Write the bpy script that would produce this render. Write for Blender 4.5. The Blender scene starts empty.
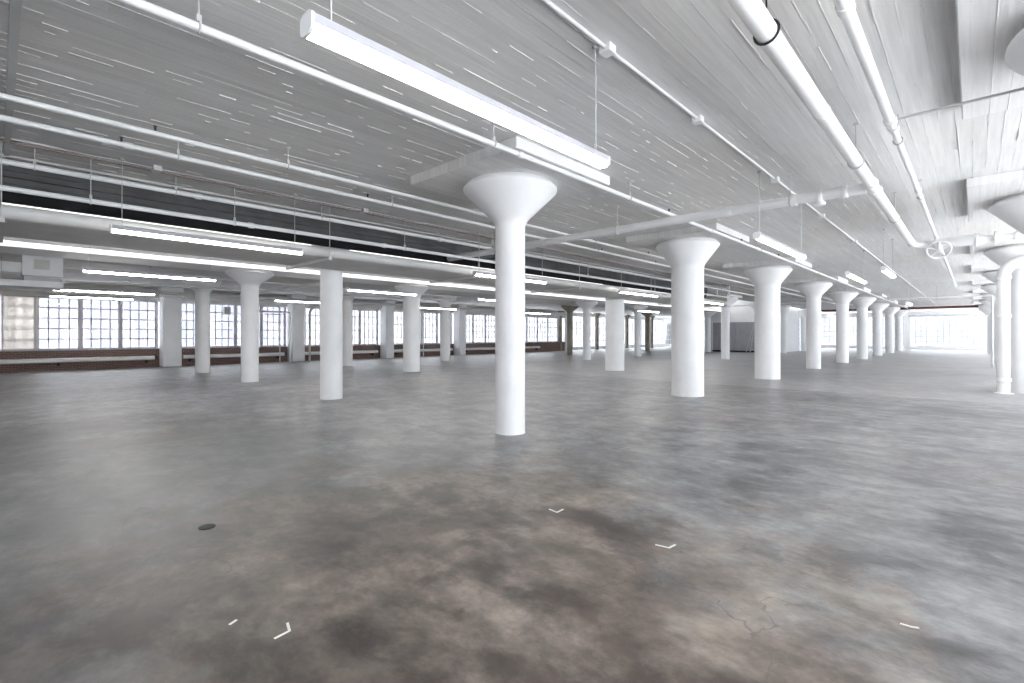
import bpy, math, random
from mathutils import Vector, Matrix
random.seed(7)
PI = math.pi
scene = bpy.context.scene
col = scene.collection

# ------------------------------------------------------------------ helpers
ORG = {}
class MB:
    """collects geometry in world coordinates, links it as one mesh object"""
    def __init__(self): self.v = []; self.f = []
    def quad(self, a, b, c, d):
        n = len(self.v); self.v += [tuple(a), tuple(b), tuple(c), tuple(d)]; self.f.append((n, n+1, n+2, n+3)); return self
    def box(self, x0, x1, y0, y1, z0, z1):
        n = len(self.v)
        self.v += [(x, y, z) for x in (x0, x1) for y in (y0, y1) for z in (z0, z1)]
        for q in ((0,1,3,2),(4,6,7,5),(0,4,5,1),(2,3,7,6),(0,2,6,4),(1,5,7,3)): self.f.append(tuple(n+i for i in q))
        return self
    def obox(self, c, ux, uy, uz, sx, sy, sz):
        c = Vector(c); n = len(self.v)
        for a in (-1, 1):
            for b in (-1, 1):
                for d in (-1, 1):
                    self.v.append(tuple(c + Vector(ux)*a*sx/2 + Vector(uy)*b*sy/2 + Vector(uz)*d*sz/2))
        for q in ((0,1,3,2),(4,6,7,5),(0,4,5,1),(2,3,7,6),(0,2,6,4),(1,5,7,3)): self.f.append(tuple(n+i for i in q))
        return self
    def tube(self, pts, r, seg=14):
        pts = [Vector(p) for p in pts]; rings = []
        t0 = (pts[1]-pts[0]).normalized()
        up = Vector((0, 0, 1)) if abs(t0.z) < .9 else Vector((1, 0, 0))
        nrm = t0.cross(up).normalized()
        for i, p in enumerate(pts):
            if i == 0: t = t0
            elif i == len(pts)-1: t = (pts[-1]-pts[-2]).normalized()
            else: t = ((pts[i]-pts[i-1]).normalized() + (pts[i+1]-pts[i]).normalized()).normalized()
            nrm = (nrm - t*nrm.dot(t)).normalized(); b = t.cross(nrm)
            n = len(self.v); rings.append(n)
            rr = r[i] if isinstance(r, (list, tuple)) else r
            for k in range(seg):
                a = 2*PI*k/seg; self.v.append(tuple(p + nrm*math.cos(a)*rr + b*math.sin(a)*rr))
        for a, b in zip(rings, rings[1:]):
            for k in range(seg): self.f.append((a+k, a+(k+1) % seg, b+(k+1) % seg, b+k))
        self.f.append(tuple(rings[0]+k for k in reversed(range(seg))))
        self.f.append(tuple(rings[-1]+k for k in range(seg)))
        return self
    def lathe(self, prof, cx, cy, seg=40, cap=True):
        rings = []
        for r, z in prof:
            n = len(self.v); rings.append(n)
            for k in range(seg):
                a = 2*PI*k/seg; self.v.append((cx+r*math.cos(a), cy+r*math.sin(a), z))
        for a, b in zip(rings, rings[1:]):
            for k in range(seg): self.f.append((a+k, a+(k+1) % seg, b+(k+1) % seg, b+k))
        if cap:
            self.f.append(tuple(rings[0]+k for k in reversed(range(seg))))
            self.f.append(tuple(rings[-1]+k for k in range(seg)))
        return self
    def torus(self, c, axis, R, r, s1=28, s2=8):
        axis = Vector(axis).normalized(); u = axis.orthogonal().normalized(); w = axis.cross(u); c = Vector(c); n = len(self.v)
        for i in range(s1):
            a = 2*PI*i/s1; d = u*math.cos(a)+w*math.sin(a)
            for k in range(s2):
                b = 2*PI*k/s2; self.v.append(tuple(c + d*(R+r*math.cos(b)) + axis*r*math.sin(b)))
        for i in range(s1):
            for k in range(s2):
                self.f.append((n+i*s2+k, n+((i+1) % s1)*s2+k, n+((i+1) % s1)*s2+(k+1) % s2, n+i*s2+(k+1) % s2))
        return self
    def prism(self, outline, axis, a0, a1):
        """closed 2-D outline (list of (p,q)) swept along axis 'x','y' or 'z'"""
        n = len(self.v); m = len(outline)
        for a in (a0, a1):
            for p, q in outline:
                self.v.append({'x': (a, p, q), 'y': (p, a, q), 'z': (p, q, a)}[axis])
        for k in range(m): self.f.append((n+k, n+(k+1) % m, n+m+(k+1) % m, n+m+k))
        self.f.append(tuple(n+k for k in reversed(range(m)))); self.f.append(tuple(n+m+k for k in range(m)))
        return self
    def build(self, name, mat, parent=None, origin=None, bevel=0, smooth=True):
        if parent is not None: org = ORG[parent]
        else: org = Vector(origin) if origin is not None else Vector((0, 0, 0))
        me = bpy.data.meshes.new(name)
        me.from_pydata([tuple(Vector(v)-org) for v in self.v], [], self.f)
        import bmesh
        bm = bmesh.new(); bm.from_mesh(me); bmesh.ops.recalc_face_normals(bm, faces=bm.faces); bm.to_mesh(me); bm.free()
        if smooth:
            me.polygons.foreach_set('use_smooth', [True]*len(me.polygons)); me.set_sharp_from_angle(angle=math.radians(38))
        me.materials.append(mat)
        o = bpy.data.objects.new(name, me); col.objects.link(o)
        if parent is not None: o.parent = parent
        else: o.location = org
        ORG[o] = org
        if bevel:
            b = o.modifiers.new('bevel', 'BEVEL'); b.width = bevel; b.segments = 2; b.limit_method = 'ANGLE'
        return o

def tag(o, label=None, cat=None, group=None, kind=None):
    if label: o['label'] = label
    if cat: o['category'] = cat
    if group: o['group'] = group
    if kind: o['kind'] = kind
    return o
def struct(name, mb, mat, **k): return tag(mb.build(name, mat, **k), kind='structure')
def thing(name, loc, label, cat, group=None):
    o = bpy.data.objects.new(name, None); col.objects.link(o); o.location = loc; o.empty_display_size = .2
    ORG[o] = Vector(loc); return tag(o, label, cat, group)
ORD = ['nearest', 'second', 'third', 'fourth', 'fifth', 'sixth', 'seventh', 'eighth', 'ninth', 'tenth', 'eleventh']
def elbow(p, d1, d2, R, n=7):
    """points of a quarter bend whose corner is p, arriving along d1 and leaving along d2"""
    p, d1, d2 = Vector(p), Vector(d1), Vector(d2); c = p - d1*R + d2*R
    return [c - d2*R*math.cos(PI/2*i/n) + d1*R*math.sin(PI/2*i/n) for i in range(n+1)]

# ------------------------------------------------------------------ materials
def newmat(name):
    m = bpy.data.materials.new(name); m.use_nodes = True
    nt = m.node_tree; return m, nt, nt.nodes['Principled BSDF']
def N(nt, kind, **kw):
    n = nt.nodes.new(kind)
    for k, v in kw.items():
        if k in n.inputs.keys(): n.inputs[k].default_value = v
        else: setattr(n, k, v)
    return n
def ramp(nt, fac, stops):
    r = nt.nodes.new('ShaderNodeValToRGB'); e = r.color_ramp.elements
    while len(e) < len(stops): e.new(.5)
    for el, (p, c) in zip(e, stops): el.position = p; el.color = (c, c, c, 1) if isinstance(c, (int, float)) else (*c, 1)
    nt.links.new(fac, r.inputs[0]); return r.outputs[0]
def mixc(nt, fac, a, b, mode='MIX'):
    m = nt.nodes.new('ShaderNodeMix'); m.data_type = 'RGBA'; m.blend_type = mode
    for i, v in ((0, fac), (6, a), (7, b)):
        if hasattr(v, 'links'): nt.links.new(v, m.inputs[i])
        else: m.inputs[i].default_value = v if i == 0 else (*v, 1)
    return m.outputs[2]
def math_(nt, op, a, b=None):
    m = nt.nodes.new('ShaderNodeMath'); m.operation = op
    for i, v in enumerate((a, b)):
        if v is None: continue
        if hasattr(v, 'links'): nt.links.new(v, m.inputs[i])
        else: m.inputs[i].default_value = v
    return m.outputs[0]
def worldpos(nt): return nt.nodes.new('ShaderNodeNewGeometry').outputs['Position']
def mapping(nt, vec, scale, loc=(0,0,0), rot=(0,0,0)):
    m = nt.nodes.new('ShaderNodeMapping'); m.inputs['Scale'].default_value = scale; m.inputs['Location'].default_value = loc; m.inputs['Rotation'].default_value = rot
    nt.links.new(vec, m.inputs['Vector']); return m.outputs[0]
def noise(nt, vec, scale, detail=4, rough=.55, dist=0):
    n = N(nt, 'ShaderNodeTexNoise', Scale=scale, Detail=detail, Roughness=rough, Distortion=dist); nt.links.new(vec, n.inputs['Vector']); return n.outputs['Fac']
def bump(nt, bs, height, strength, dist=.02):
    b = N(nt, 'ShaderNodeBump', Strength=strength, Distance=dist); nt.links.new(height, b.inputs['Height']); nt.links.new(b.outputs[0], bs.inputs['Normal'])

def paint(name, c, rough=.55, var=.05, bscale=30, bstr=.12, spec=.35, metal=0):
    m, nt, bs = newmat(name); p = worldpos(nt)
    n1 = noise(nt, p, 1.7, 5); n2 = noise(nt, p, bscale, 3)
    dark = tuple(x*(1-2.2*var) for x in c)
    nt.links.new(mixc(nt, ramp(nt, n1, [(.35, 0), (.65, 1)]), dark, c), bs.inputs['Base Color'])
    bs.inputs['Roughness'].default_value = rough; bs.inputs['Specular IOR Level'].default_value = spec; bs.inputs['Metallic'].default_value = metal
    bump(nt, bs, n2, bstr, .01); return m
M = {}
M['white'] = paint('white_paint', (.86, .86, .875), .5, .02)
M['column'] = paint('column_paint', (.905, .905, .92), .5, .025, 14, .18)
M['pipe'] = paint('pipe_paint', (.83, .83, .835), .38, .03, 40, .08, .5)
M['dull'] = paint('dull_white_paint', (.70, .69, .68), .6, .06, 25, .1)
M['greypipe'] = paint('grey_pipe_paint', (.60, .60, .60), .5, .06)
M['raw'] = paint('raw_concrete', (.36, .32, .27), .85, .12, 18, .3)
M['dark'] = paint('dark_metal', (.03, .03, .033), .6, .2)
M['black'] = paint('blackened_steel', (.012, .012, .015), .8, .2)
M['rust'] = paint('oxide_red_steel', (.16, .06, .055), .7, .15)
M['redwire'] = paint('dull_red_cable', (.36, .27, .25), .7, .1)
M['grey'] = paint('grey_sheet', (.42, .43, .46), .5, .05)
M['alu'] = paint('aluminium', (.6, .6, .62), .35, .05, 40, .05, .5, .7)
M['beige'] = paint('beige_film', (.74, .72, .68), .7, .04)
M['mullion'] = paint('mullion_paint', (.62, .62, .66), .5, .05)
M['boards'] = paint('dark_grey_boards', (.13, .13, .135), .8, .14, 20, .2)
M['lamphousing'] = paint('lamp_housing_paint', (.47, .47, .51), .5, .02)
M['tape'] = paint('white_tape', (.85, .85, .83), .6, .03)

def ceiling_mat(name, base):
    m, nt, bs = newmat(name); p = worldpos(nt)
    sep = nt.nodes.new('ShaderNodeSeparateXYZ'); nt.links.new(p, sep.inputs[0])
    wob = noise(nt, mapping(nt, p, (.3, .25, 1)), 1.0, 2)
    x = math_(nt, 'ADD', sep.outputs[0], math_(nt, 'MULTIPLY', wob, .05))
    bx = math_(nt, 'DIVIDE', x, .135)
    row = math_(nt, 'FLOOR', bx); fr = math_(nt, 'FRACT', bx)
    wn = N(nt, 'ShaderNodeTexWhiteNoise', noise_dimensions='2D')
    cmb = nt.nodes.new('ShaderNodeCombineXYZ'); nt.links.new(row, cmb.inputs[0])
    # boards end at different places
    off = N(nt, 'ShaderNodeTexWhiteNoise', noise_dimensions='1D'); nt.links.new(row, off.inputs['W'])
    yy = math_(nt, 'FLOOR', math_(nt, 'ADD', math_(nt, 'DIVIDE', sep.outputs[1], 3.4), math_(nt, 'MULTIPLY', off.outputs[0], 7)))
    nt.links.new(yy, cmb.inputs[1]); nt.links.new(cmb.outputs[0], wn.inputs['Vector'])
    edge = math_(nt, 'SUBTRACT', 1, math_(nt, 'MULTIPLY', math_(nt, 'ABSOLUTE', math_(nt, 'SUBTRACT', fr, .5)), 2))  # 0 at joint
    ridge = ramp(nt, edge, [(0, 1), (.12, 0)])
    streak = noise(nt, mapping(nt, p, (9, .35, 1)), 1.0, 4, .6)
    msk = ramp(nt, streak, [(.42, 0), (.62, 1)])
    h = math_(nt, 'ADD', math_(nt, 'MULTIPLY', wn.outputs[0], .55), math_(nt, 'MULTIPLY', math_(nt, 'MULTIPLY', ridge, msk), .9))
    grain = noise(nt, mapping(nt, p, (60, 2.2, 1)), 1.0, 3)
    h = math_(nt, 'ADD', h, math_(nt, 'MULTIPLY', grain, .35))
    fine = noise(nt, p, 35, 3); h = math_(nt, 'ADD', h, math_(nt, 'MULTIPLY', fine, .2))
    blot = noise(nt, mapping(nt, p, (1, .5, 1)), .55, 5)
    c = mixc(nt, ramp(nt, blot, [(.4, 0), (.7, .7)]), base, (base[0]*.93, base[1]*.885, base[2]*.85))
    s2 = noise(nt, mapping(nt, p, (26, .9, 1)), 1.0, 5, .62); s3 = noise(nt, mapping(nt, p, (7, .6, 1), (2, 5, 0)), 1.0, 3)
    tone = math_(nt, 'ADD', .86, math_(nt, 'MULTIPLY', wn.outputs[0], .08))
    tone = math_(nt, 'ADD', tone, math_(nt, 'MULTIPLY', math_(nt, 'SUBTRACT', s2, .5), .42))
    tone = math_(nt, 'SUBTRACT', tone, math_(nt, 'MULTIPLY', math_(nt, 'MULTIPLY', ramp(nt, edge, [(0, 1), (.09, 0)]), ramp(nt, s3, [(.45, 0), (.6, 1)])), .22))
    tone = math_(nt, 'ADD', tone, math_(nt, 'MULTIPLY', math_(nt, 'MULTIPLY', ridge, msk), .1))
    cc = nt.nodes.new('ShaderNodeCombineColor')
    for i in range(3): nt.links.new(tone, cc.inputs[i])
    c = mixc(nt, 1.0, c, cc.outputs[0], 'MULTIPLY')
    nt.links.new(c, bs.inputs['Base Color']); bs.inputs['Roughness'].default_value = .55
    bs.inputs['Specular IOR Level'].default_value = .3
    bump(nt, bs, h, .5, .01); return m
M['ceil'] = ceiling_mat('board_marked_ceiling', (.74, .74, .742))
M['panel'] = ceiling_mat('board_marked_panel', (.80, .80, .805))

def floor_mat():
    m, nt, bs = newmat('stained_concrete'); p = worldpos(nt)
    big = noise(nt, mapping(nt, p, (1, 1, 1)), .33, 8, .62, .1)
    mid = noise(nt, mapping(nt, p, (1, 1.25, 1), (3, 7, 0)), 1.1, 10, .68, .15)
    fin = noise(nt, p, 9, 6, .7)
    c = ramp(nt, big, [(.34, (.235, .232, .243)), (.5, (.33, .326, .335)), (.66, (.42, .415, .418))])
    c = mixc(nt, ramp(nt, mid, [(.38, .9), (.49, 0)]), c, (.145, .143, .152))
    c = mixc(nt, ramp(nt, mid, [(.53, 0), (.64, .8)]), c, (.46, .45, .445))
    # brown stain with a shape of its own round the foreground
    mp = mapping(nt, p, (.30, .36, 1), (.78, -.72, 0), (0, 0, 0))
    ln = N(nt, 'ShaderNodeVectorMath', operation='LENGTH'); nt.links.new(mp, ln.inputs[0])
    n3 = noise(nt, p, .9, 8, .65, .1)
    d = math_(nt, 'ADD', ln.outputs['Value'], math_(nt, 'MULTIPLY', math_(nt, 'SUBTRACT', n3, .5), 2.6))
    brown = ramp(nt, d, [(.55, .92), (.95, 0)])
    bcol = mixc(nt, ramp(nt, mid, [(.42, 0), (.57, 1)]), (.135, .102, .083), (.42, .345, .29))
    c = mixc(nt, brown, c, bcol)
    n4 = noise(nt, mapping(nt, p, (.5, .5, 1), (9, 2, 0)), .5, 5, .6)
    c = mixc(nt, ramp(nt, n4, [(.52, 0), (.68, .4)]), c, (.30, .235, .195))
    # small pits and specks
    v = N(nt, 'ShaderNodeTexVoronoi', Scale=2.3); nt.links.new(p, v.inputs['Vector'])
    c = mixc(nt, ramp(nt, v.outputs['Distance'], [(.012, .8), (.035, 0)]), c, (.09, .085, .085))
    c = mixc(nt, ramp(nt, fin, [(.35, .28), (.6, 0)]), c, (.15, .148, .15))
    n5 = noise(nt, mapping(nt, p, (1, 1.6, 1), (1, 4, 0), (0, 0, .5)), 2.6, 9, .72, .1)
    n6 = noise(nt, mapping(nt, p, (1.5, 1, 1), (5, 1, 0), (0, 0, -.3)), .8, 8, .68, .1)
    def mul(c, fac, lo, hi, a=.3, b=.7):
        r = ramp(nt, fac, [(a, lo), (b, hi)]); return mixc(nt, 1.0, c, r, 'MULTIPLY')
    c = mul(c, n5, .6, 1.0, .36, .62); c = mixc(nt, ramp(nt, n5, [(.55, 0), (.75, .3)]), c, (.42, .41, .40))
    c = mul(c, n6, .76, 1.0, .38, .58)
    v2 = N(nt, 'ShaderNodeTexVoronoi', Scale=1.1, feature='DISTANCE_TO_EDGE'); 
    wv = N(nt, 'ShaderNodeVectorMath', operation='ADD'); nz = N(nt, 'ShaderNodeTexNoise', Scale=2.2, Detail=5.0); nt.links.new(p, nz.inputs['Vector'])
    nt.links.new(p, wv.inputs[0]); nt.links.new(nz.outputs['Color'], wv.inputs[1]); nt.links.new(wv.outputs[0], v2.inputs['Vector'])
    crk = math_(nt, 'MULTIPLY', ramp(nt, v2.outputs['Distance'], [(.004, 1), (.012, 0)]), ramp(nt, n4, [(.5, 0), (.6, .6)]))
    c = mixc(nt, crk, c, (.1, .098, .1))
    # left foreground darkened in blotches, its dimmer light put into the colour
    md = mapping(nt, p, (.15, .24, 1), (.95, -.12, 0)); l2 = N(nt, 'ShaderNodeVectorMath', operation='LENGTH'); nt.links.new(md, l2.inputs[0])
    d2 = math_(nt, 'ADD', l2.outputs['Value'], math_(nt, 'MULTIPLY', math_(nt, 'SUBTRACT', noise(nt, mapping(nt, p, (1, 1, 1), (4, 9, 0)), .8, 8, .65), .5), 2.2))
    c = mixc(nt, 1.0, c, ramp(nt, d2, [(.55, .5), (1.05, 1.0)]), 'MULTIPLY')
    # hairline joints of the pour, along the rows and across
    sep = nt.nodes.new('ShaderNodeSeparateXYZ'); nt.links.new(p, sep.inputs[0])
    def joint(ax, pos, per, w):
        t = math_(nt, 'FRACT', math_(nt, 'DIVIDE', math_(nt, 'SUBTRACT', sep.outputs[ax], pos), per))
        return ramp(nt, t, [(0, .55), (w/per, 0)])
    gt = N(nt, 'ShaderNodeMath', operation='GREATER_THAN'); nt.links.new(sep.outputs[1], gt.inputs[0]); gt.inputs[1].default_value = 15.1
    c = mixc(nt, math_(nt, 'MULTIPLY', gt.outputs[0], .27), c, (.52, .515, .525))   # the pour beyond the joint, lightened with far window brightness in its colour
    c = mixc(nt, joint(1, 15.1, 19.6, .05), c, (.5, .5, .49))
    c = mixc(nt, joint(0, -8.2, 17.4, .03), c, (.2, .2, .2))
    nt.links.new(c, bs.inputs['Base Color'])
    rg = ramp(nt, mid, [(.25, .31), (.75, .48)]); nt.links.new(rg, bs.inputs['Roughness'])
    bs.inputs['Specular IOR Level'].default_value = .42
    hh = math_(nt, 'ADD', math_(nt, 'MULTIPLY', mid, .6), math_(nt, 'MULTIPLY', fin, .4))
    bump(nt, bs, hh, .12, .008); return m
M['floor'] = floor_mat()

def brick_mat():
    m, nt, bs = newmat('brown_brick'); p = worldpos(nt)
    sep = nt.nodes.new('ShaderNodeSeparateXYZ'); nt.links.new(p, sep.inputs[0])
    cmb = nt.nodes.new('ShaderNodeCombineXYZ')
    nt.links.new(math_(nt, 'ADD', sep.outputs[0], sep.outputs[1]), cmb.inputs[0]); nt.links.new(sep.outputs[2], cmb.inputs[1])
    b = N(nt, 'ShaderNodeTexBrick', Scale=1.0); nt.links.new(cmb.outputs[0], b.inputs['Vector'])
    b.inputs['Color1'].default_value = (.15, .082, .066, 1); b.inputs['Color2'].default_value = (.21, .12, .098, 1); b.inputs['Mortar'].default_value = (.3, .26, .24, 1)
    b.inputs['Brick Width'].default_value = .215; b.inputs['Row Height'].default_value = .075; b.inputs['Mortar Size'].default_value = .008
    nt.links.new(b.outputs['Color'], bs.inputs['Base Color']); bs.inputs['Roughness'].default_value = .85
    bump(nt, bs, b.outputs['Fac'], -.4, .01); return m
M['brick'] = brick_mat()

def glass_mat():
    m = bpy.data.materials.new('window_glass'); m.use_nodes = True; nt = m.node_tree; nt.nodes.clear()
    out = nt.nodes.new('ShaderNodeOutputMaterial'); mx = nt.nodes.new('ShaderNodeMixShader')
    tr = N(nt, 'ShaderNodeBsdfTransparent'); tr.inputs[0].default_value = (.95, .97, .98, 1)
    gl = N(nt, 'ShaderNodeBsdfGlossy', Roughness=.05); gm = nt.nodes.new('ShaderNodeNewGeometry')
    dt_ = N(nt, 'ShaderNodeVectorMath', operation='DOT_PRODUCT'); nt.links.new(gm.outputs['Normal'], dt_.inputs[0]); nt.links.new(gm.outputs['Incoming'], dt_.inputs[1])
    f5 = math_(nt, 'POWER', math_(nt, 'SUBTRACT', 1, math_(nt, 'ABSOLUTE', dt_.outputs['Value'])), 5)
    nt.links.new(math_(nt, 'ADD', .03, math_(nt, 'MULTIPLY', f5, .9)), mx.inputs[0]); nt.links.new(tr.outputs[0], mx.inputs[1]); nt.links.new(gl.outputs[0], mx.inputs[2])
    nt.links.new(mx.outputs[0], out.inputs[0]); return m
M['glass'] = glass_mat()
M['skyglass'] = glass_mat(); M['skyglass'].name = 'added_skylight_glass'
for n_ in M['skyglass'].node_tree.nodes:
    if n_.type == 'BSDF_TRANSPARENT': n_.inputs[0].default_value = (.52, .525, .525, 1)
def film_mat():
    m = bpy.data.materials.new('translucent_film'); m.use_nodes = True; nt = m.node_tree; nt.nodes.clear()
    out = nt.nodes.new('ShaderNodeOutputMaterial'); mx = nt.nodes.new('ShaderNodeMixShader'); mx.inputs[0].default_value = .65
    a = nt.nodes.new('ShaderNodeBsdfTranslucent'); a.inputs[0].default_value = (.8, .78, .75, 1)
    b = nt.nodes.new('ShaderNodeBsdfDiffuse'); b.inputs[0].default_value = (.7, .68, .64, 1)
    nt.links.new(b.outputs[0], mx.inputs[1]); nt.links.new(a.outputs[0], mx.inputs[2]); nt.links.new(mx.outputs[0], out.inputs[0]); return m
M['film'] = film_mat()
def lamp_mat(s):
    m, nt, bs = newmat('lamp_diffuser'); bs.inputs['Base Color'].default_value = (.9, .9, .9, 1)
    bs.inputs['Emission Color'].default_value = (1, .965, .91, 1); bs.inputs['Emission Strength'].default_value = s; return m
LAMP = 20.0
M['lamp'] = lamp_mat(LAMP)
M['lamp_strong'] = lamp_mat(LAMP*1.3)
def facade_mat(name, c1, c2):
    m, nt, bs = newmat(name); p = worldpos(nt)
    sep = nt.nodes.new('ShaderNodeSeparateXYZ'); nt.links.new(p, sep.inputs[0]); cmb = nt.nodes.new('ShaderNodeCombineXYZ')
    nt.links.new(math_(nt, 'ADD', sep.outputs[0], sep.outputs[1]), cmb.inputs[0]); nt.links.new(sep.outputs[2], cmb.inputs[1])
    b = N(nt, 'ShaderNodeTexBrick', Scale=1.0, offset=0.0); nt.links.new(cmb.outputs[0], b.inputs['Vector'])
    b.inputs['Color1'].default_value = (*c2, 1); b.inputs['Color2'].default_value = (*c2, 1); b.inputs['Mortar'].default_value = (*c1, 1)
    b.inputs['Brick Width'].default_value = 2.6; b.inputs['Row Height'].default_value = 3.2; b.inputs['Mortar Size'].default_value = .75
    nt.links.new(b.outputs['Color'], bs.inputs['Base Color']); bs.inputs['Roughness'].default_value = .8; return m

# ------------------------------------------------------------------ setting
ZC, ZP, ZL = 3.94, 3.80, 3.75          # main ceiling, drop panels, lower ceiling beyond the light well
YB, YE, XR, XL = -7.0, 66.0, 4.4, -28.3
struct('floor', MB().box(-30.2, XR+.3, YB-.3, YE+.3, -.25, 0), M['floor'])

cm = MB()
cm.box(-11.9, XR+.3, YB-.3, YE+.3, ZC, ZC+.3)                     # slab over the open bays
def fins(mb, x0, x1, y0, y1, z, n):
    for _ in range(n):
        x = x0 + round(random.random()*(x1-x0)/.135)*.135 + random.uniform(-.01, .01)
        y = random.uniform(y0, y1); l = random.choice((.06, .1, .1, .15, .2, .3, .5, .9)); w = random.uniform(.0015, .004); h = random.choice((.002, .003, .004, .006, .009))
        mb.box(x-w, x+w, y, min(y+l, y1), z-h, z+.01)
fins(cm, -11.9, XR, -1, 13, ZC, 2200)
fins(cm, -11.9, XR, 13, 30, ZC, 500)
struct('ceiling', cm, M['ceil'])
lc = MB(); lc.box(-30.2, -17.6, YB-.3, YE+.3, ZL, ZL+.3); lc.box(-17.6, -12.2, 45.2, YE+.3, ZC, ZC+.3)
fins(lc, -27.5, -17.7, 0, 20, ZL, 160)
struct('ceiling_left', lc, M['ceil'])
# light well between the two rows; unseen skylight added to light the beam
sb = MB(); sb.box(-17.6, -16.2, YB, 45, 3.54, 5.6)
struct('wall_well', sb, M['white'], bevel=.01)
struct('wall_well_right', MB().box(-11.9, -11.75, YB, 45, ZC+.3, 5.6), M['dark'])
struct('ceiling_well', MB().box(-14.90, -11.75, YB, 31, 5.6, 5.8), M['dull'])
struct('ceiling_well_end', MB().box(-14.90, -11.75, 31, 45.2, 5.6, 5.8), M['white'])
sk = MB()
for k in range(20): sk.box(-16.2, -14.90, -7+k*2.6-.012, -7+k*2.6+.012, 5.6, 5.7)
sk.box(-14.96, -14.90, YB, 45, 5.6, 5.7)
w = struct('window_1', sk, M['mullion'])
MB().box(-16.2, -14.96, YB, 45, 5.66, 5.67).build('glass_pane', M['skyglass'], w)
# dark downstand closing the open bays, above the hung duct
def downstand():
    g = MB(); n = 4
    for k in range(n):
        z0 = 3.57+(ZC-3.57)*k/n; g.box(-10.12+.006*(k % 2), -10.0-.008*(k % 2), YB, 25.2, z0, z0+(ZC-3.57)/n-.006)
    struct('wall_downstand', g, M['boards'])
    struct('trim_3', MB().box(-10.1, -10.02, YB, 25.2, 3.395, 3.565).box(-10.1, -9.97, YB, 25.2, 3.55, 3.57), M['black'])
downstand()

# ---------- left window wall
PIL = [-.35, 5.75, 11.7, 17.6, 23.8, 30.0, 36.6]
bw = MB()
bw.box(XL-.35, XL, YB, 0.12, 0, ZL)                                # blank brick end
bw.box(XL-.35, XL, .12, 37.2, 0, .84)
struct('wall_left', bw, M['brick'])
hd = MB(); hd.box(XL-.35, XL+.05, .12, 37.2, 3.1, ZL); hd.box(XL-.02, XL+.35, .12, 37.2, 3.28, 3.6)
struct('wall_left_header', hd, M['dull'], bevel=.01)
struct('trim_5', MB().box(XL-.3, XL+.06, .12, 37.2, .84, .88), M['mullion'])

wn_count = [1]
def sash_window(y0, y1, z0, z1, x, cols, rows, vent, filmed=False, wall_axis='y', rail=.04):
    """steel window in a wall: frame + muntins (one mesh), vent sash, glass"""
    wn_count[0] += 1
    def B(mb, a0, a1, b0, b1, t0, t1):
        return mb.box(x+t0, x+t1, a0, a1, b0, b1) if wall_axis == 'y' else mb.box(a0, a1, x-t1, x-t0, b0, b1)
    fr = MB(); e = .045
    B(fr, y0, y0+e, z0, z1, -.16, -.06); B(fr, y1-e, y1, z0, z1, -.16, -.06)
    B(fr, y0, y1, z0, z0+e, -.16, -.06); B(fr, y0, y1, z1-e, z1, -.16, -.06)
    for i in range(1, cols):
        a = y0+(y1-y0)*i/cols; B(fr, a-rail/2, a+rail/2, z0, z1, -.13, -.09)
    for j in range(1, rows):
        b = z0+(z1-z0)*j/rows; B(fr, y0, y1, b-rail/2, b+rail/2, -.13, -.09)
    w = struct('window_%d' % wn_count[0], fr, M['mullion'])
    g = MB(); B(g, y0+.01, y1-.01, z0+.01, z1-.01, *((-.05, -.045) if filmed else (-.112, -.108)))
    g.build('glass_pane', M['film'] if filmed else M['glass'], w)
    if vent:
        i0, i1, j0, j1 = vent; v = MB(); q = .05
        a0, a1 = y0+(y1-y0)*i0/cols, y0+(y1-y0)*i1/cols; b0, b1 = z0+(z1-z0)*j0/rows, z0+(z1-z0)*j1/rows
        B(v, a0-q/2, a0+q/2, b0, b1, -.14, -.07); B(v, a1-q/2, a1+q/2, b0, b1, -.14, -.07)
        B(v, a0, a1, b0-q/2, b0+q/2, -.14, -.07); B(v, a0, a1, b1-q/2, b1+q/2, -.14, -.07)
        v.build('vent_sash', M['greypipe'], w)
    return w
vents = [(1, 3, 1, 3), (1, 3, 2, 4), (1, 3, 1, 3)]
for b, (p0, p1) in enumerate(zip(PIL, PIL[1:])):
    a0, a1 = p0+.42, p1-.42
    if b == 0: a0 = .16
    n = 4
    for k in range(n):
        if b == 0 and k == 0: ya, yb = .16, 1.14
        elif b == 0: ya, yb = 1.21+(k-1)*1.375, 1.21+k*1.375-.07
        else: ya, yb = a0+(a1-a0)*k/n+.035, a0+(a1-a0)*(k+1)/n-.035
        sash_window(ya, yb, .88, 3.1, XL, 3 if (b == 0 and k == 0) else 4, 5, None if (b == 0 and k == 0) else vents[(k+b) % 3], filmed=(b == 0 and k == 0))
        mp = MB().box(XL-.18, XL-.02, yb, yb+.07, .88, 3.1)
        struct('trim_%d' % (10+b*4+k), mp, M['white'] if (b == 0 and k == 0) else M['mullion'])

# ---------- far left wall beyond the brick, glazed nearly to the floor
XF = -29.6
fw = MB(); fw.box(XF-.3, XL, 37.2, 37.5, 0, ZL); fw.box(XF-.3, XF, 37.5, YE, 0, .25); fw.box(XF-.3, XF, 37.5, YE, 3.45, ZL)
struct('wall_left_far', fw, M['white'])
for y0 in [37.6+k*5.66 for k in range(5)]:
    sash_window(y0, y0+5.5, .25, 3.45, XF, 8, 5, (3, 5, 2, 4), rail=.05)
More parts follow.
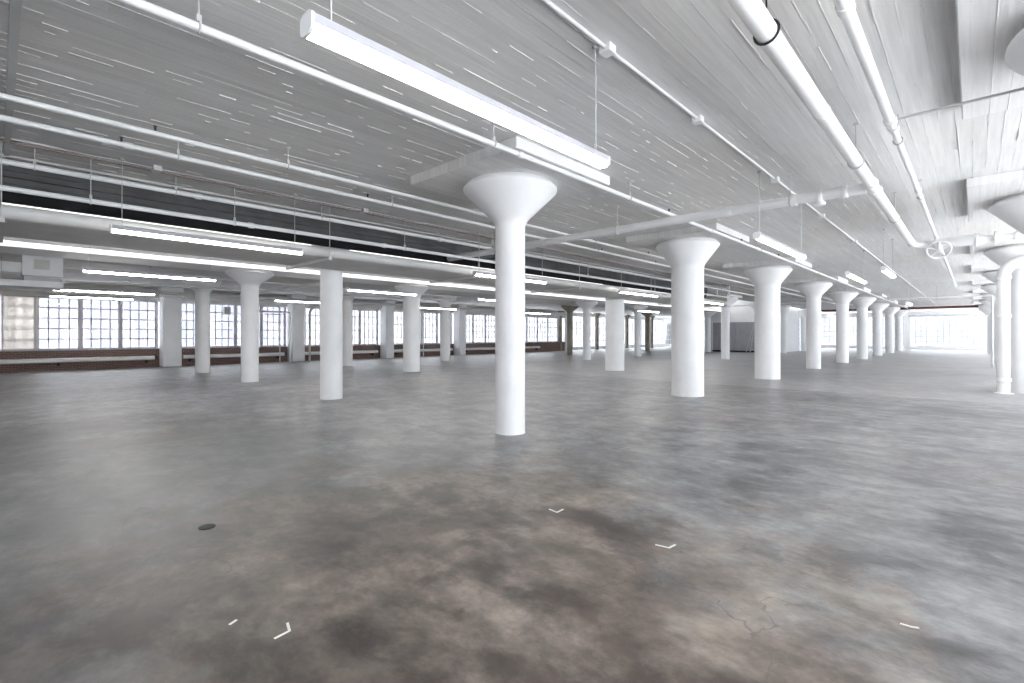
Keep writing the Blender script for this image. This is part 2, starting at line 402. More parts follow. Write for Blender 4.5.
# ---------- end wall with a big window in every bay
XG = [-29.2, -22.3, -16.9, -11.05, -5.2, 1.0, XR]
ew = MB(); ew.box(-30, XR+.3, YE, YE+.3, 0, .3); ew.box(-30, XR+.3, YE, YE+.3, 3.5, 4.24)
for x in XG: ew.box(x-.25, x+.25, YE-.02, YE+.3, .3, 3.5)
struct('wall_end', ew, M['white'])
for x0, x1 in zip(XG, XG[1:]): sash_window(x0+.25, x1-.25, .3, 3.5, YE+.02, max(6, round((x1-x0-.5)/.45)), 6, (2, 4, 2, 4), wall_axis='x', rail=.05)
# ---------- right wall (outside the frame) : a window between piers in each bay
rw = MB(); rw.box(XR, XR+.3, YB, YE, 0, .35); rw.box(XR, XR+.3, YB, YE, 3.85, ZC+.3)
RY = [YB, -.7, 5.5, 12.0, 18.4, 24.9, 31.3, 37.7, 44.3, 51.0, 57.6, YE]
for y in RY: rw.box(XR, XR+.3, y-.25, y+.25, .35, 3.85)
struct('wall_right', rw, M['white'])
for y0, y1 in zip(RY, RY[1:]):
    w_ = sash_window(y0+.25, y1-.25, .35, 3.85, XR+.25, 8, 5, None, rail=.03)
# ---------- wall behind the camera, glazed likewise
kw = MB(); kw.box(-30, XR+.3, YB-.3, YB, 0, .8); kw.box(-30, XR+.3, YB-.3, YB, 3.6, 4.24)
for x in XG[1:]+[-28.3]: kw.box(x-.35, x+.35, YB-.3, YB, .8, 3.6)
struct('wall_back', kw, M['white'])
struct('wall_back_left', MB().box(-28.0, 1.2, YB-.2, YB, .8, 3.6), M['white'])
sash_window(1.35, XR-.35, .8, 3.6, YB, 8, 5, None, wall_axis='x', rail=.03)

# ---------- white partition room at the end of the well
struct('wall_partition', MB().box(-17.4, -12.0, 45.0, 45.2, 2.62, 5.6).box(-12.2, -12.0, 45.2, 52, 0, ZC).box(-17.6, -17.4, 45.0, 52, 0, ZC), M['white'])
gp = MB()
for k in range(26): gp.box(-17.4+k*.2, -17.4+k*.2+.185, 45.06+(.0 if k % 2 else .025), 45.2, .12, 2.62)
tag(struct('wall_partition_sheet', gp, M['grey']))
struct('baseboard_partition', MB().box(-17.4, -12.2, 45.0, 45.2, 0, .13), M['dark'])

# ------------------------------------------------------------------ columns
def column(X, Y, r, label, mat='column', rim=.72, ztop=ZP, panel=(1.12, 1.06), neck=3.14, group=None, pz=None):
    t = thing('mushroom_column', (X, Y, 0), label, 'column', group)
    MB().lathe([(r*1.015, 0), (r, .03), (r, neck)], X, Y, 44, True).build('shaft', M[mat], t)
    prof = [(r, neck)]
    ncv = 6
    z1 = neck+.16
    # curve out of the shaft, straight cone, rounded lip under the panel
    r1 = r+(rim-r)*.17
    for i in range(1, ncv+1):
        u = i/ncv; prof.append((r+(r1-r)*u*u, neck+(z1-neck)*u))
    zl = ztop-.12
    prof += [(rim*.985, zl), (rim, zl+.025), (rim*.995, zl+.05), (rim*.93, ztop-.02), (rim*.9, ztop)]
    MB().lathe(prof, X, Y, 56, True).build('capital', M[mat], t)
    if panel:
        hx, hy = panel; MB().box(X-hx, X+hx, Y-hy, Y+hy, ztop, (pz or ZC)+.02).build('drop_panel', M['panel' if mat == 'column' else mat], t, bevel=.012)
    return t
YS = [5.41, 11.85, 18.3, 25.1, 31.5, 37.4, 44.6, 51.5, 58.4]
main = [(-5.2, 5.45, .23), (-5.2, YS[1], .385), (-5.2, YS[2], .395), (-5.24, 25.13, .285), (-5.21, 31.5, .285), (-5.1, 37.1, .285), (-5.22, 44.6, .285), (-5.2, 51.5, .29), (-5.22, 58.5, .3)]
mlab = ['slim white column nearest the camera, its flared capital fully in view',
        'thick white column just right of the slim foreground column',
        'thick white column third in the row that leads to the far window',
        'slimmer white column fourth in the row that leads to the far window',
        'white column fifth in the row leading to the far window',
        'white column sixth in the row leading to the far window',
        'white column seventh in the row leading to the far window',
        'white column eighth in the row, beyond the dark red beam start',
        'last white column of the row beside the far end window']
mlab[7] = 'white column eighth in the row leading to the far window'
for (X, Y, r), l in zip(main, mlab): column(X, Y, r, l, rim=max(.72, r+.36), group='columns of the row leading to the far window')
rl = ['huge white flared capital and panel at the top right corner of the photo',
      'wide white capital at the right edge below the top corner one',
      'thick white column at the right edge behind the elbowed drain pipe',
      'white column fourth in the right hand row past the drain pipe',
      'white column fifth in the right hand row beside the thin pipe frame',
      'white column sixth in the right hand row toward the far window',
      'white column seventh in the right hand row toward the far window',
      'white column eighth in the right hand row toward the far window',
      'last white column of the right hand row beside the far window']
for i, l in enumerate(rl):
    column(1.05, [5.5, 12.05, 18.5, 24.9, 31.4, 37.8, 44.4, 51.2, 58][i], .41 if i < 3 else .3, l, rim=.88, panel=(1.15, 1.62 if i < 4 else 1.1), neck=3.1, group='columns of the right hand row')
l0 = [(-11.05, 5.46, .25, 'white column rising behind the hung flat duct, left of the slim foreground column'),
      (-11.12, 18.1, .395, 'thick white column under the flat duct between the two foreground columns'),
      (-11.5, 25.0, .25, 'narrow white column sliver just left of the thick second foreground column'),
      (-11.2, 31.0, .245, 'white column in front of the grey sheet partition'),
      (-11.6, 38.8, .25, 'narrow white column half hidden left of the thick third column of the main row'),
      (-11.6, 45.3, .21, 'white column just right of the third thick column of the main row'),
      (-11.7, 52.2, .23, 'white far column left of the fourth slim main row column')]
for X, Y, r, l in l0:
    if X < -11.55: r = min(r, .22)
    column(X, Y, r, l, rim=(.72 if 26 < Y < 44 else .55), panel=(.65, 1.06) if 26 < Y < 37 else None, ztop=ZP if 26 < Y < 37 else ZC, group='columns of the row under the flat duct')
l1 = [(-16.9, 5.61, .255, 'slim white column with wide capital under the white beam, left part of photo'),
      (-16.87, 11.8, .345, 'stout white column with flared capital under the white beam, left of the foreground column'),
      (-17.2, 24.8, .235, 'slim white column with flared capital just left of the thick duct column'),
      (-17.2, 31.0, .225, 'slim white column with flared capital just right of the thick duct column'),
      (-17.2, 43.4, .24, 'white column at the left end of the grey partition')]
for X, Y, r, l in l1: column(X, Y, r, l, rim=.69, ztop=3.55, panel=None, neck=3.0, group='columns under the long white beam')
l2 = [(-22.3, 5.66, .255, 'white column in front of the left windows, second from the square pier', 'column'),
      (-22.31, 11.82, .265, 'white column half hidden behind the left duct column', 'column'),
      (-22.4, 18.0, .29, 'white column right of the stout beam column, before the windows', 'column'),
      (-22.2, 29.8, .2, 'bare tan concrete column with flared capital, nearest of the unpainted ones', 'raw'),
      (-22.4, 42.2, .21, 'bare tan concrete column with flared capital right of the slim white beam columns', 'raw')]
l2[0] = l2[0][:3] + ('white column before the left windows, just right of the square pier', 'column')
for X, Y, r, l, m in l2: column(X, Y, r, l, m, rim=.68, ztop=ZL, panel=None, neck=3.12, group='inner columns near the left windows' if m == 'column' else 'bare concrete columns')
l3 = [(-28.35, 36.5, .2, 'bare concrete column at the end of the brown brick sill, greyer of the close pair'),
      (-28.9, 38.6, .24, 'bare tan concrete column at the brick end, leftmost of the unpainted ones'),
      (-28.5, 42.9, .21, 'bare concrete column against the bright window, just left of the thick duct column'),
      (-28.2, 48.4, .2, 'dim brown column just right of the thick duct column'),
      (-27.6, 53.0, .2, 'farthest bare concrete column, beside the tan flared one')]
for X, Y, r, l in l3: column(X, Y, r, l, 'raw', rim=.42, ztop=ZL, panel=None, neck=3.3, group='bare concrete columns')
pl = ['square white pier between the leftmost windows', 'white pier beside the arched pipe on the left window wall', 'white pier on the window wall left of the stout beam column', 'white pier on the window wall nearest the slim foreground column']
for (y, hw), l in zip(((5.75, .38), (11.7, .35), (17.6, .3), (23.8, .31)), pl):
    t = thing('wall_pier', (-27.9, y, 0), l, 'column', 'white piers of the left window wall')
    MB().box(-28.28, -27.55, y-hw, y+hw, 0, 3.27).build('shaft', M['column'], t, bevel=.04)
    MB().box(-28.25, -27.48, y-hw-.06, y+hw+.06, 3.27, ZL).build('capital', M['column'], t, bevel=.03)

# ------------------------------------------------------------------ radiators on the brick sill wall
rlab = ['long white pipe radiator below the leftmost windows', 'white pipe radiator right of the square white pier', 'white pipe radiator right of the arched pipe pier', 'white pipe radiator left of the slim foreground column', 'white pipe radiator right of the slim foreground column', 'short far white radiator by the bare concrete columns']
for k, (p0, p1) in enumerate(zip(PIL, PIL[1:])):
    y0, y1 = (p0+.55 if k else -1.5), p1-.6
    if k == 5: y1 = 33.2
    t = thing('pipe_radiator', (-28.1, (y0+y1)/2, 0), rlab[k], 'radiator', 'radiators under the left windows')
    c = MB(); c.prism([(-28.22, .34), (-28.02, .34), (-27.98, .38), (-27.98, .48), (-28.04, .52), (-28.22, .52)], 'y', y0, y1); c.build('casing', M['pipe'], t)
    n = max(2, int((y1-y0)/1.8))
    for j in range(n):
        y = y0+.3+(y1-y0-.6)*j/(n-1); MB().box(-28.29, -28.05, y-.025, y+.025, .2, .345).build('bracket', M['dark'], t)
    v = MB(); v.tube([(-28.1, y1, .43), (-28.1, y1+.12, .43)], .04, 10); v.tube([(-28.1, y1+.06, .40), (-28.1, y1+.06, .56)], .022, 8)
    v.build('valve', M['dark'], t)

# ------------------------------------------------------------------ pendant linear lamps
def lamp(X, y0, L, z, zc, label, w=.095, mat='lamp'):
    t = thing('linear_pendant_lamp', (X, y0+L/2, z-.075), label, 'lamp', 'linear pendant lamps')
    h = MB(); h.prism([(X-w*.56, z-.03), (X-w*.52, z+.02), (X-w*.3, z+.036), (X+w*.3, z+.036), (X+w*.52, z+.02), (X+w*.56, z-.03), (X+w*.5, z-.026), (X-w*.5, z-.026)], 'y', y0, y0+L)
    h.build('housing', M['lamphousing'], t)
    d = MB(); d.prism([(X-w*.52, z-.029), (X-w*.48, z-.055), (X-w*.28, z-.068), (X+w*.28, z-.068), (X+w*.48, z-.055), (X+w*.52, z-.029)], 'y', y0+.012, y0+L-.012)
    d.build('diffuser', M[mat], t)
    cap = [(X-w*.57, z+.02), (X-w*.32, z+.038), (X+w*.32, z+.038), (X+w*.57, z+.02), (X+w*.57, z-.05), (X+w*.3, z-.071), (X-w*.3, z-.071), (X-w*.57, z-.05)]
    for y in (y0, y0+L):
        e = MB(); e.prism(cap, 'y', y-.008, y+.008); e.build('end_cap', M['white'], t)
    for y in (y0+.12, y0+L-.12):
        c = MB().tube([(X, y, z+.03), (X, y, zc)], .005, 6); c.lathe([(.03, zc-.03), (.03, zc)], X, y, 10); c.build('suspension_rod', M['greypipe'], t)
lamp(-2.33, 1.03, 2.58, 3.01, ZC, 'large glowing linear lamp overhead, nearest the camera', .11)
lamp(-2.33, 7.7, 2.65, 2.98, ZC, 'glowing linear lamp hung right of the thick second column')
lamp(-2.33, 14.7, 2.65, 3.06, ZC, 'small glowing lamp third in line after the overhead lamp')
lamp(-1.52, 13.9, 1.9, 3.03, ZC, 'short glowing lamp right of the third lamp, by the ceiling conduit')
lamp(-2.25, 28.4, 2.1, 3.0, ZC, 'tiny far lamp over the aisle toward the end window')
for y, l in ((1.08, 'leftmost glowing lamp in front of the flat hung duct'), (7.75, 'glowing lamp by the duct, just left of the slim foreground column'), (14.2, 'glowing lamp by the duct between the two foreground columns'), (20.7, 'glowing lamp at the far end of the flat duct')):
    lamp(-8.55, y, 2.6, 2.97, ZC, l)
for y, l in ((1.3, 'glowing lamp below the white beam, above the left windows'), (7.45, 'glowing lamp below the white beam beside the stout beam column'), (12.9, 'glowing lamp below the white beam just left of the slim foreground column'), (25.3, 'short glowing lamp right of the slim beam columns, near the thick second column')):
    lamp(-14.05, y, 2.55, 2.93, 5.62, l, mat='lamp_strong')
for y, l in ((1.15, 'glowing lamp close above the leftmost windows, left of the white beam column'), (7.4, 'small glowing lamp right of the slim white beam column'), (14.0, 'small glowing lamp between the stout beam column and inner column'), (21.7, 'small glowing lamp crossing the nearest bare concrete column')):
    lamp(-19.6, y, 2.45, 2.87, ZL, l, mat='lamp_strong')
for y, l in ((1.4, 'thin faint lamp hung in front of the left window tops'),):
    lamp(-25.2, y, 2.5, 3.0, ZL, l, mat='lamp_strong')

# ------------------------------------------------------------------ pipes
def pipe(name, pts, r, label, cat='pipe', mat='pipe', group=None, seg=14):
    mb = MB().tube(pts, r, seg); c = Vector(pts[0]).lerp(Vector(pts[-1]), .5)
    return tag(mb.build(name, M[mat], origin=c), label, cat, group)
def coupling(p, c, d, r, L=.09, mat='pipe', name='coupling'):
    c, d = Vector(c), Vector(d); MB().tube([c-d*L/2, c-d*L*.38, c+d*L*.38, c+d*L/2], [r*.95, r, r, r*.95], 16).build(name, M[mat], p)
def hanger(p, c, d, r, ztop, dark=False):
    c = Vector(c); mb = MB(); mb.torus(c, d, r+.006, .009, 20, 6); mb.tube([c+Vector((0, 0, r+.01)), (c.x, c.y, ztop)], .006, 6)
    mb.lathe([(.028, ztop-.012), (.028, ztop)], c.x, c.y, 10)
    mb.obox(c+Vector((0, 0, r+.03)), (1, 0, 0), (0, 1, 0), (0, 0, 1), .03, .03, .05)
    mb.build('hanger', M['dark' if dark else 'greypipe'], p)
def head(p, c, up=True, mat='dark'):
    """sprinkler head on a pipe"""
    c = Vector(c); s = 1 if up else -1; mb = MB()
    s *= .6; z0, z1 = sorted((c.z, c.z+s*.05)); mb.lathe([(.01, z0), (.01, z1)], c.x, c.y, 8)
    zz = c.z+s*.06; mb.lathe([(.014, zz-.006), (.014, zz+.006)], c.x, c.y, 8)
    zz = c.z+s*.095; mb.lathe([(.02, zz-.003), (.02, zz+.003)], c.x, c.y, 10)
    for a in (-1, 1): mb.tube([(c.x+a*.012, c.y, c.z+s*.05), (c.x+a*.014, c.y, c.z+s*.08), (c.x+a*.006, c.y, c.z+s*.096)], .005, 6)
    mb.build('sprinkler_head', M[mat], p)
YD = (0, 1, 0); XD = (1, 0, 0)
# M1 : big main at right, bends to the valve
m1 = pipe('water_main', [(-1.0, YB+.2, 3.5), (-1.0, 13.6, 3.5)] + elbow((-1.0, 14.15, 3.5), (0, 1, 0), (1, 0, 0), .3)[1:] + [(-.72, 14.15, 3.5)], .067, 'fat white ceiling pipe running from top right to the handwheel valve', seg=22)
for y in (3.5, 6.84, 10.6): hanger(m1, (-1.0, y, 3.5), YD, .07, ZC, y == 3.5)
for y in (8.36, 7.94, 13.75): coupling(m1, (-1.0, y, 3.5), YD, .083, .12)
coupling(m1, (-.74, 14.15, 3.5), XD, .09, .1)
coupling(m1, (-1.0, 5.1, 3.5), YD, .073, .03)
c1 = pipe('cross_main', [(-1.08, 8.15, 3.5), (-9.99, 8.15, 3.5)], .072, 'thick white pipe crossing the ceiling from the fat pipe to behind the foreground column', seg=20)
for x in (-1.32, -1.62, -1.95): coupling(c1, (x, 8.15, 3.5), XD, .088, .07)
MB().lathe([(.05, 3.36), (.075, 3.37), (.075, 3.40), (.04, 3.41), (.04, 3.45)], -1.62, 8.15, 18).build('drain_cap', M['pipe'], c1)
for x in (-2.0, -4.95, -8.35): hanger(c1, (x, 8.15, 3.5), XD, .075, ZC)
for x in (-2.9, -6.8): coupling(c1, (x, 8.15, 3.5), XD, .082, .12)
# pipe beyond the valve
m3 = pipe('valve_branch_pipe', [(.5, 14.15, 3.5), (4.3, 14.15, 3.5)], .07, 'thick white pipe right of the handwheel valve, leaving the photo at right', seg=20)
coupling(m3, (.62, 14.15, 3.5), XD, .09, .1); coupling(m3, (.95, 14.15, 3.5), XD, .105, .12)
MB().tube([(.72, 14.15, 3.55), (.72, 14.15, 3.6)] + elbow((.72, 14.15, 3.66), (0, 0, 1), (1, 0, 0), .05, 4) + [(.9, 14.15, 3.66)] + elbow((1.0, 14.15, 3.66), (1, 0, 0), (0, 0, 1), .08, 5)[1:] + [(1.0, 14.15, 3.92)], .03, 10).build('riser', M['pipe'], m3)
# valve
v = thing('gate_valve', (-.05, 14.15, 3.5), 'white gate valve with round spoked handwheel on the ceiling pipe', 'valve')
MB().tube([(-.72, 14.15, 3.5), (-.66, 14.15, 3.5), (-.55, 14.15, 3.5), (.1, 14.15, 3.5), (.2, 14.15, 3.5), (.5, 14.15, 3.5)], [.07, .07, .11, .11, .07, .07], 18).build('valve_body', M['pipe'], v)
for x in (-.62, .02, .3): coupling(v, (x, 14.15, 3.5), XD, .135, .035, name='flange')
ax = Vector((.1, -.74, -.52)).normalized(); vc = Vector((-.6, 14.15, 3.5)); wc = vc+ax*.3
MB().tube([vc, vc+ax*.15, vc+ax*.16, wc+ax*.04], [.085, .06, .022, .018], 12).build('stem', M['pipe'], v)
hw = MB(); hw.torus(wc, ax, .2, .02, 32, 8)
u = ax.orthogonal().normalized(); u2 = ax.cross(u)
for k in range(5):
    a = 2*PI*k/5; dv = u*math.cos(a)+u2*math.sin(a); hw.tube([wc, wc+dv*.2], .014, 8)
hw.tube([wc-ax*.03, wc+ax*.03], .04, 12); hw.build('handwheel', M['pipe'], v)
# M2
m2 = tag(MB().tube([(-.62, YB+.2, 3.66), (-.62, 6.2, 3.66)], .043, 16).tube([(-.62, 6.2, 3.66), (-.62, 29, 3.66)], .033, 14).build('branch_main', M['pipe'], origin=(-.62, 5, 3.6)), 'thinner white ceiling pipe just right of the fat one, stepping down in size', 'pipe')
for y, r in ((3.45, .055), (3.85, .053), (6.2, .058), (6.45, .05), (9.5, .043), (3.3, .052)): coupling(m2, (-.62, y, 3.66), YD, r, .1)
for y, r in ((3.62, .045), (6.9, .036), (10, .036)): hanger(m2, (-.62, y, 3.66), YD, r, ZC)
head(m2, (-.62, 9.8, 3.68))
pipe('branch_line', [(-.57, 6.2, 3.66), (-.35, 6.2, 3.72), (-.3, 6.2, 3.72), (-.25, 6.75, 3.79), (.0, 7.3, 3.9), (4.3, 7.3, 3.9)][0:1]+[(4.3, 6.2, 3.66)], .014, 'thin grey line leaving the right ceiling pipe below the big corner panel', mat='greypipe')
# P1..P6 along the rows
def runpipe(name, X, z, r, y0, y1, label, hy=(), heads=(), mat='pipe', hdark=True, step=3.2, zc=ZC, couple=()):
    p = pipe(name, [(X, y0, z), (X, y1, z)], r, label, mat=mat)
    for y in hy: hanger(p, (X, y, z), YD, r, zc, False)
    for y in heads: head(p, (X, y, z+r*.8))
    for y in couple: coupling(p, (X, y, z), YD, r*1.35, .09, mat)
    return p
runpipe('sprinkler_pipe', -4.03, 3.70, .032, YB+.2, 58, 'white sprinkler pipe passing right of the slim foreground column capital', (1.0, 3.95, 7.0, 13.6, 20), (8.4, 12.2, 15.2), couple=(4.4, 10.4))
runpipe('sprinkler_pipe', -6.5, 3.70, .027, YB+.2, 46, 'upper white pipe of the pair at left leading to the foreground capital', (2.62, 9.7, 16), (1.2, 12.3), couple=(3.0, 9.2))
runpipe('sprinkler_pipe', -7.15, 3.70, .03, YB+.2, 46, 'lower white pipe of the pair at left above the reddish cables', (1.55, 4.6, 10.8), (1.0, 4.15, 7.6, 11.0, 14), couple=(1.06,))
runpipe('conduit', -8.72, 3.90, .013, YB+.2, 44, 'thin dull red cable run along the left ceiling', (), (), 'redwire')
c4 = runpipe('conduit', -8.58, 3.90, .010, YB+.2, 44, 'thin grey conduit beside the dull red cable at left', (), (), 'greypipe')
for y in (1.6, 4.9, 8.6): MB().box(-8.68, -8.5, y-.05, y+.05, 3.86, 3.93).build('junction_box', M['dull'], c4)
runpipe('heating_pipe', -8.9, 3.69, .036, YB+.2, 30, 'upper white pipe over the dark gap above the flat duct', (.35, 1.9, 4.2, 9.2), (), couple=(2.2, 7.0, 13))
runpipe('heating_pipe', -8.83, 3.34, .034, YB+.2, 25, 'lower white pipe just above the flat duct', (.9, 2.7, 6.0, 9.4, 12.8), (), couple=(2.95, 5.5))
cv = runpipe('conduit', -2.25, 3.915, .016, YB+.2, 58, 'thin white conduit fixed to the ceiling above the overhead lamp')
for y in (3.55, 5.4, 8.3, 11.5, 15.2): MB().box(-2.3, -2.2, y-.05, y+.05, 3.87, ZC+.005).build('junction_box', M['white'], cv)
ch = MB(); ch.box(-9.95, -2.4, .075, .125, ZC-.05, ZC+.01); ch.box(-9.95, -2.4, .066, .134, ZC-.012, ZC+.01)
tag(ch.build('ceiling_channel', M['greypipe'], origin=(-7, .1, ZC)), 'grey channel crossing the ceiling at the left edge', 'channel')
# small lines in the dark zone
pipe('conduit', [(-9.4, YB+.2, 3.9), (-9.4, 26, 3.9)], .02, 'grey conduit on the shaded ceiling over the duct', mat='greypipe')

# ------------------------------------------------------------------ flat oval duct on trapeze hangers
dt = thing('flat_duct', (-9.85, 9, 3.05), 'long pale flat duct with rounded edge hung below the left ceiling', 'duct')
def oval(x0, x1, zb, h, n=10):
    r = h/2; o = []
    for i in range(n+1): a = -PI/2+PI*i/n; o.append((x1-r+r*math.cos(a), zb+r+r*math.sin(a)))
    for i in range(n+1): a = PI/2+PI*i/n; o.append((x0+r+r*math.cos(a), zb+r+r*math.sin(a)))
    return o
MB().prism(oval(-10.72, -8.93, 2.985, .19), 'y', YB+.1, 25).build('duct_body', M['dull'], dt)
for y in (-1.0, 4.5, 8.9, 13.4, 18.2): MB().prism(oval(-10.725, -8.92, 2.98, .2), 'y', y-.03, y+.03).build('duct_joint', M['dull'], dt)
for y in (.05, 4.35, 8.2, 12.4, 17.0, 21.5):
    tr = MB().box(-10.85, -8.85, y-.03, y+.03, 2.915, 2.978).build('trapeze_bar', M['greypipe'], dt)
    for x in (-8.87, -10.82): MB().tube([(x, y, 2.92), (x, y, ZC)], .007, 6).build('rod', M['greypipe'], tr)
e = MB(); e.box(-10.85, -8.95, 25, 25.5, 2.95, 3.5); e.build('end_box', M['dull'], dt, bevel=.02)
for x in (-8.92, -9.5, -10.1): MB().box(x-.04, x+.04, 25.05, 25.14, 3.5, ZC).build('strap', M['pipe'], dt)

# ------------------------------------------------------------------ air handler at far left
ah = thing('air_handler', (-18, .8, 2.72), 'white boxed air handler hung at the left edge above the windows', 'air handler')
MB().box(-18.5, -17.62, .46, 1.24, 3.03, 3.66).build('cabinet', M['white'], ah, bevel=.01)
gr = MB().box(-17.622, -17.605, .68, .98, 3.2, 3.45).build('grille', M['dull'], ah)
sl = MB()
for k in range(6): sl.box(-17.607, -17.598, .69, .97, 3.22+k*.04, 3.235+k*.04)
sl.build('slat', M['greypipe'], gr)
MB().box(-18.6, -17.55, -3.0, 1.24, 2.74, 2.9).build('tray', M['white'], ah)
MB().box(-18.4, -17.75, -3.0, .46, 3.1, 3.36).build('duct', M['pipe'], ah)
for y in (-.6, .1): MB().tube([(-17.6, y, 2.9), (-17.6, y, ZL)], .008, 6).build('rod', M['greypipe'], ah)
MB().box(-18.4, -17.8, .5, 1.2, 2.9, 3.03).build('drip_pan', M['greypipe'], ah)
pipe('drain_line', [(-17.9, 1.24, 2.95), (-17.9, 6.0, 3.05), (-17.9, 16, 3.1)], .028, 'dark thin pipe leading right from the white air handler', mat='greypipe')
# pipes under the lower ceiling by the windows
pipe('heating_pipe', [(-17.75, 8.4, 3.45), (-27.4, 8.4, 3.45)], .07, 'white pipe crossing below the far left ceiling toward the windows')
pipe('heating_pipe', [(-24.5, -3, 3.25), (-24.5, 30, 3.25)], .07, 'grey pipe running along above the left windows', mat='dull')
pipe('heating_pipe', [(-20.6, -3, 3.6), (-20.6, 34, 3.6)], .03, 'thin white pipe below the far left ceiling', mat='pipe')
pipe('sprinkler_pipe', [(-16.14, YB+.2, 3.84), (-16.14, 43, 3.84)], .03, 'white pipe fixed along the long white beam', mat='pipe')
# arched pipe and pipe frame by the second pier
pipe('heating_pipe', [(-27.4, 14.6, 3.12)] + elbow((-27.4, 12.25, 3.12), (0, -1, 0), (0, 0, -1), .45) + [(-27.4, 12.25, 0)], .06, 'white pipe arching down to the floor beside the window pier', mat='dull')
pipe('heating_pipe', [(-27.4, 9.0, 2.75)] + elbow((-27.4, 11.15, 2.75), (0, 1, 0), (0, 0, -1), .12) + [(-27.4, 11.15, 0)], .045, 'white pipe frame standing left of the window pier', mat='pipe')
pipe('heating_pipe', [(-27.5, 10.65, 0), (-27.5, 10.65, 3.27)], .03, 'thin white riser just left of the pipe frame', mat='pipe')
pipe('heating_pipe', [(-27.5, 20.2, 0), (-27.5, 20.2, 3.27)], .035, 'thin white riser before the windows left of the inner column', mat='pipe')
jb = thing('wall_box', (-27.9, 8.2, 2.85), 'white box on the window wall just left of the slim white beam column', 'box')
MB().box(-28.2, -27.9, 8.05, 8.35, 2.55, 2.95).build('housing', M['white'], jb, bevel=.01)
MB().box(-27.9, -27.885, 8.1, 8.3, 2.62, 2.88).build('cover', M['dull'], jb)

# ------------------------------------------------------------------ right hand pipes
dp = pipe('drain_pipe', [(.53, 17.8, 0), (.53, 17.8, 3.0)] + elbow((.53, 17.8, 3.36), (0, 0, 1), (1, 0, 0), .36, 9)[1:] + [(4.3, 17.8, 3.36)], .125, 'fat white drain pipe with elbow standing at the right edge', seg=28)
for z in (.36, 2.0, 2.98): MB().lathe([(.13, z-.06), (.15, z-.05), (.15, z+.03), (.135, z+.05)], .53, 17.8, 28).build('coupling', M['pipe'], dp)
coupling(dp, (.96, 17.8, 3.36), XD, .15, .12)
MB().lathe([(.2, 0), (.2, .012), (.13, .03)], .53, 17.8, 28).build('floor_collar', M['pipe'], dp)
pf = pipe('drop_pipe', [(-3.4, 32.3, 3.36)] + elbow((.6, 32.3, 3.36), (1, 0, 0), (0, 0, -1), .1) + [(.6, 32.3, 0)], .045, 'slim white pipe frame dropping to the floor before the far window')
for x in (-3.3, -1.4): hanger(pf, (x, 32.3, 3.36), XD, .045, ZC)
tag(MB().box(-13.2, .2, 51.9, 52.1, 3.62, 3.8).build('steel_beam', M['rust'], origin=(-6, 52, 3.7)), 'dark red steel beam crossing the far ceiling before the end window', 'beam')
pipe('heating_pipe', [(-4.9, 63.5, 3.42), (.8, 63.5, 3.42)], .09, 'pale horizontal pipe across the top of the far end window', mat='greypipe')
pipe('sprinkler_pipe', [(-3.8, 40.5, 3.83), (-15.5, 40.5, 3.83)], .05, 'far white pipe crossing the ceiling before the partition')

# ------------------------------------------------------------------ ladder by the partition
ld = thing('step_ladder', (-13.65, 44.3, 0), 'grey step ladder leaning by the grey partition sheets', 'ladder')
for x in (-13.85, -13.25):
    MB().tube([(x-.1, 44.3, 0), (x+.12, 44.85, 2.55)], .03, 8).build('rail', M['alu'], ld)
for k in range(8):
    z = .28+k*.3; u = z/2.55; MB().box(-13.85-.1+.22*u, -13.25-.1+.22*u, 44.3+.55*u-.05, 44.3+.55*u+.03, z-.015, z+.015).build('rung', M['alu'], ld)
MB().tube([(-14.3, 44.4, 0), (-13.8, 44.85, 2.5)], .028, 8).build('brace', M['alu'], ld)
MB().tube([(-13.15, 44.9, 0), (-13.15, 44.9, 2.5)], .028, 8).build('brace', M['alu'], ld)

# ------------------------------------------------------------------ marks on the floor
def tape(name, pts, w, label, cat='tape mark', mat='tape'):
    mb = MB(); P = [Vector((x, y, 0)) for x, y in pts]
    for a, b in zip(P, P[1:]):
        d = (b-a).normalized(); n = Vector((-d.y, d.x, 0)); mb.obox((a+b)/2+Vector((0, 0, .0015)), d, n, (0, 0, 1), (b-a).length+w*.6, w, .003)
    tag(mb.build(name, M[mat], origin=P[0]), label, cat)
HZ, F, CX, HC = 335.0, 489.0, 512.0, 1.5
YAW = math.atan2(463, 489); s_, c_ = math.sin(YAW), math.cos(YAW)
def onfloor(x, y):
    d = F*HC/(y-HZ); l = (x-CX)/F*d; return (-s_*d+c_*l, c_*d+s_*l)
tape('tape_mark', [onfloor(275, 638.5), onfloor(289.5, 631), onfloor(287.5, 623.5)], .013, 'bent strip of white tape on the brown floor in the foreground')
tape('tape_mark', [onfloor(549.5, 509.5), onfloor(557, 512.5), onfloor(563, 509.5)], .015, 'white tape corner mark on the floor below the slim column')
tape('tape_mark', [onfloor(656, 545), onfloor(669, 548), onfloor(675, 545)], .014, 'white tape corner mark right of the first one, mid floor')
tape('tape_mark', [onfloor(230, 624.5), onfloor(236, 620.5)], .013, 'short white scrap of tape left of the bent strip')
tape('tape_mark', [onfloor(901, 624), onfloor(911, 627), onfloor(918, 628)], .012, 'faint white tape scrap at the lower right floor')
x0, y0 = onfloor(207, 527)
dr = MB(); dr.lathe([(.058, .0005), (.058, .004), (.05, .006)], x0, y0, 28)
tag(dr.build('floor_cleanout', M['dark'], origin=(x0, y0, 0)), 'small round dark cleanout cover set in the floor at left', 'floor cover')

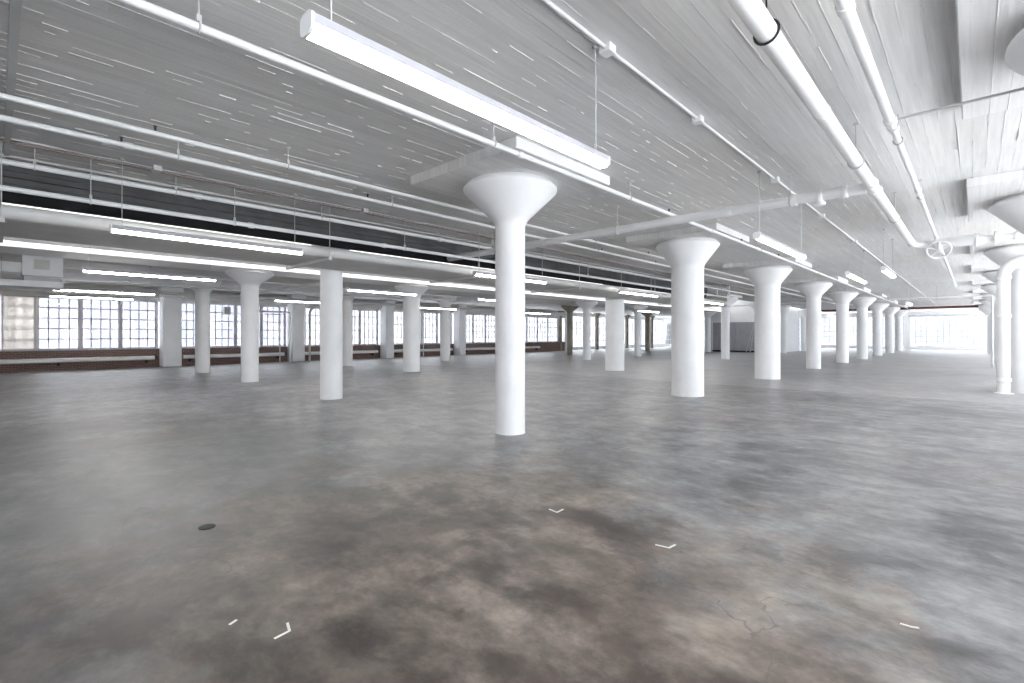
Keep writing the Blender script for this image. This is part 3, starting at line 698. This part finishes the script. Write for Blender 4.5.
# ------------------------------------------------------------------ outdoors
struct('ground', MB().box(-160, 80, -90, 170, -9.2, -9), paint('pale_ground', (.55, .56, .58), .9, .05))
bl = [(-66, -44, -12, 18.5, 6.5, 'pale blue grey block outside the leftmost windows', (.062, .064, .085), (.095, .096, .108)),
      (-80, -50, 19.3, 120, 7.0, 'long pale block outside the middle and far left windows', (.085, .086, .1), (.105, .106, .116)),
      (-48, 24, 104, 122, 6.5, 'pale low block outside the far end window', (.17, .17, .18), (.14, .145, .155))]
for i, (a, b, c, d, h, l, c1_, c2_) in enumerate(bl):
    t = thing('city_block', ((a+b)/2, (c+d)/2, -9), l, 'building', 'buildings outside')
    MB().box(a, b, c, d, -9, h).build('walls', facade_mat('facade_%d' % i, c1_, c2_), t)
    MB().box(a-.3, b+.3, c-.3, d+.3, h, h+.5).build('parapet', M['greypipe'], t)

# ------------------------------------------------------------------ light : an overcast sky and the lamps above
SKY = 4.7
wd = bpy.data.worlds.new('sky'); scene.world = wd; wd.use_nodes = True
bg = wd.node_tree.nodes['Background']; bg.inputs[0].default_value = (.93, .96, 1.0, 1); bg.inputs[1].default_value = SKY

SUN = 40.0
sl_ = bpy.data.lights.new('sun', 'SUN'); sl_.energy = SUN; sl_.angle = math.radians(2); sl_.color = (1, .97, .92)
so = bpy.data.objects.new('sun', sl_); col.objects.link(so); so.location = (40, 20, 60)
so.rotation_euler = Vector((-.5, -.12, -.86)).normalized().to_track_quat('-Z', 'Y').to_euler()
# ------------------------------------------------------------------ camera
cam = bpy.data.cameras.new('camera'); co = bpy.data.objects.new('camera', cam); col.objects.link(co)
co.location = (0, 0, HC); co.rotation_euler = (PI/2, 0, YAW)
cam.sensor_width = 36; cam.lens = F/1024*36; cam.shift_y = -(341.5-HZ)/1024; cam.clip_end = 400; cam.clip_start = .05
scene.camera = co
vs = scene.view_settings
vs.view_transform = 'Standard'; vs.look = 'None'; vs.gamma = 1; vs.use_curve_mapping = False; vs.exposure = 0.47
cy = scene.cycles
cy.max_bounces = 12; cy.diffuse_bounces = 7; cy.glossy_bounces = 4; cy.transparent_max_bounces = 16
cy.caustics_reflective = False; cy.caustics_refractive = False; cy.sample_clamp_indirect = 8
cy.use_denoising = True
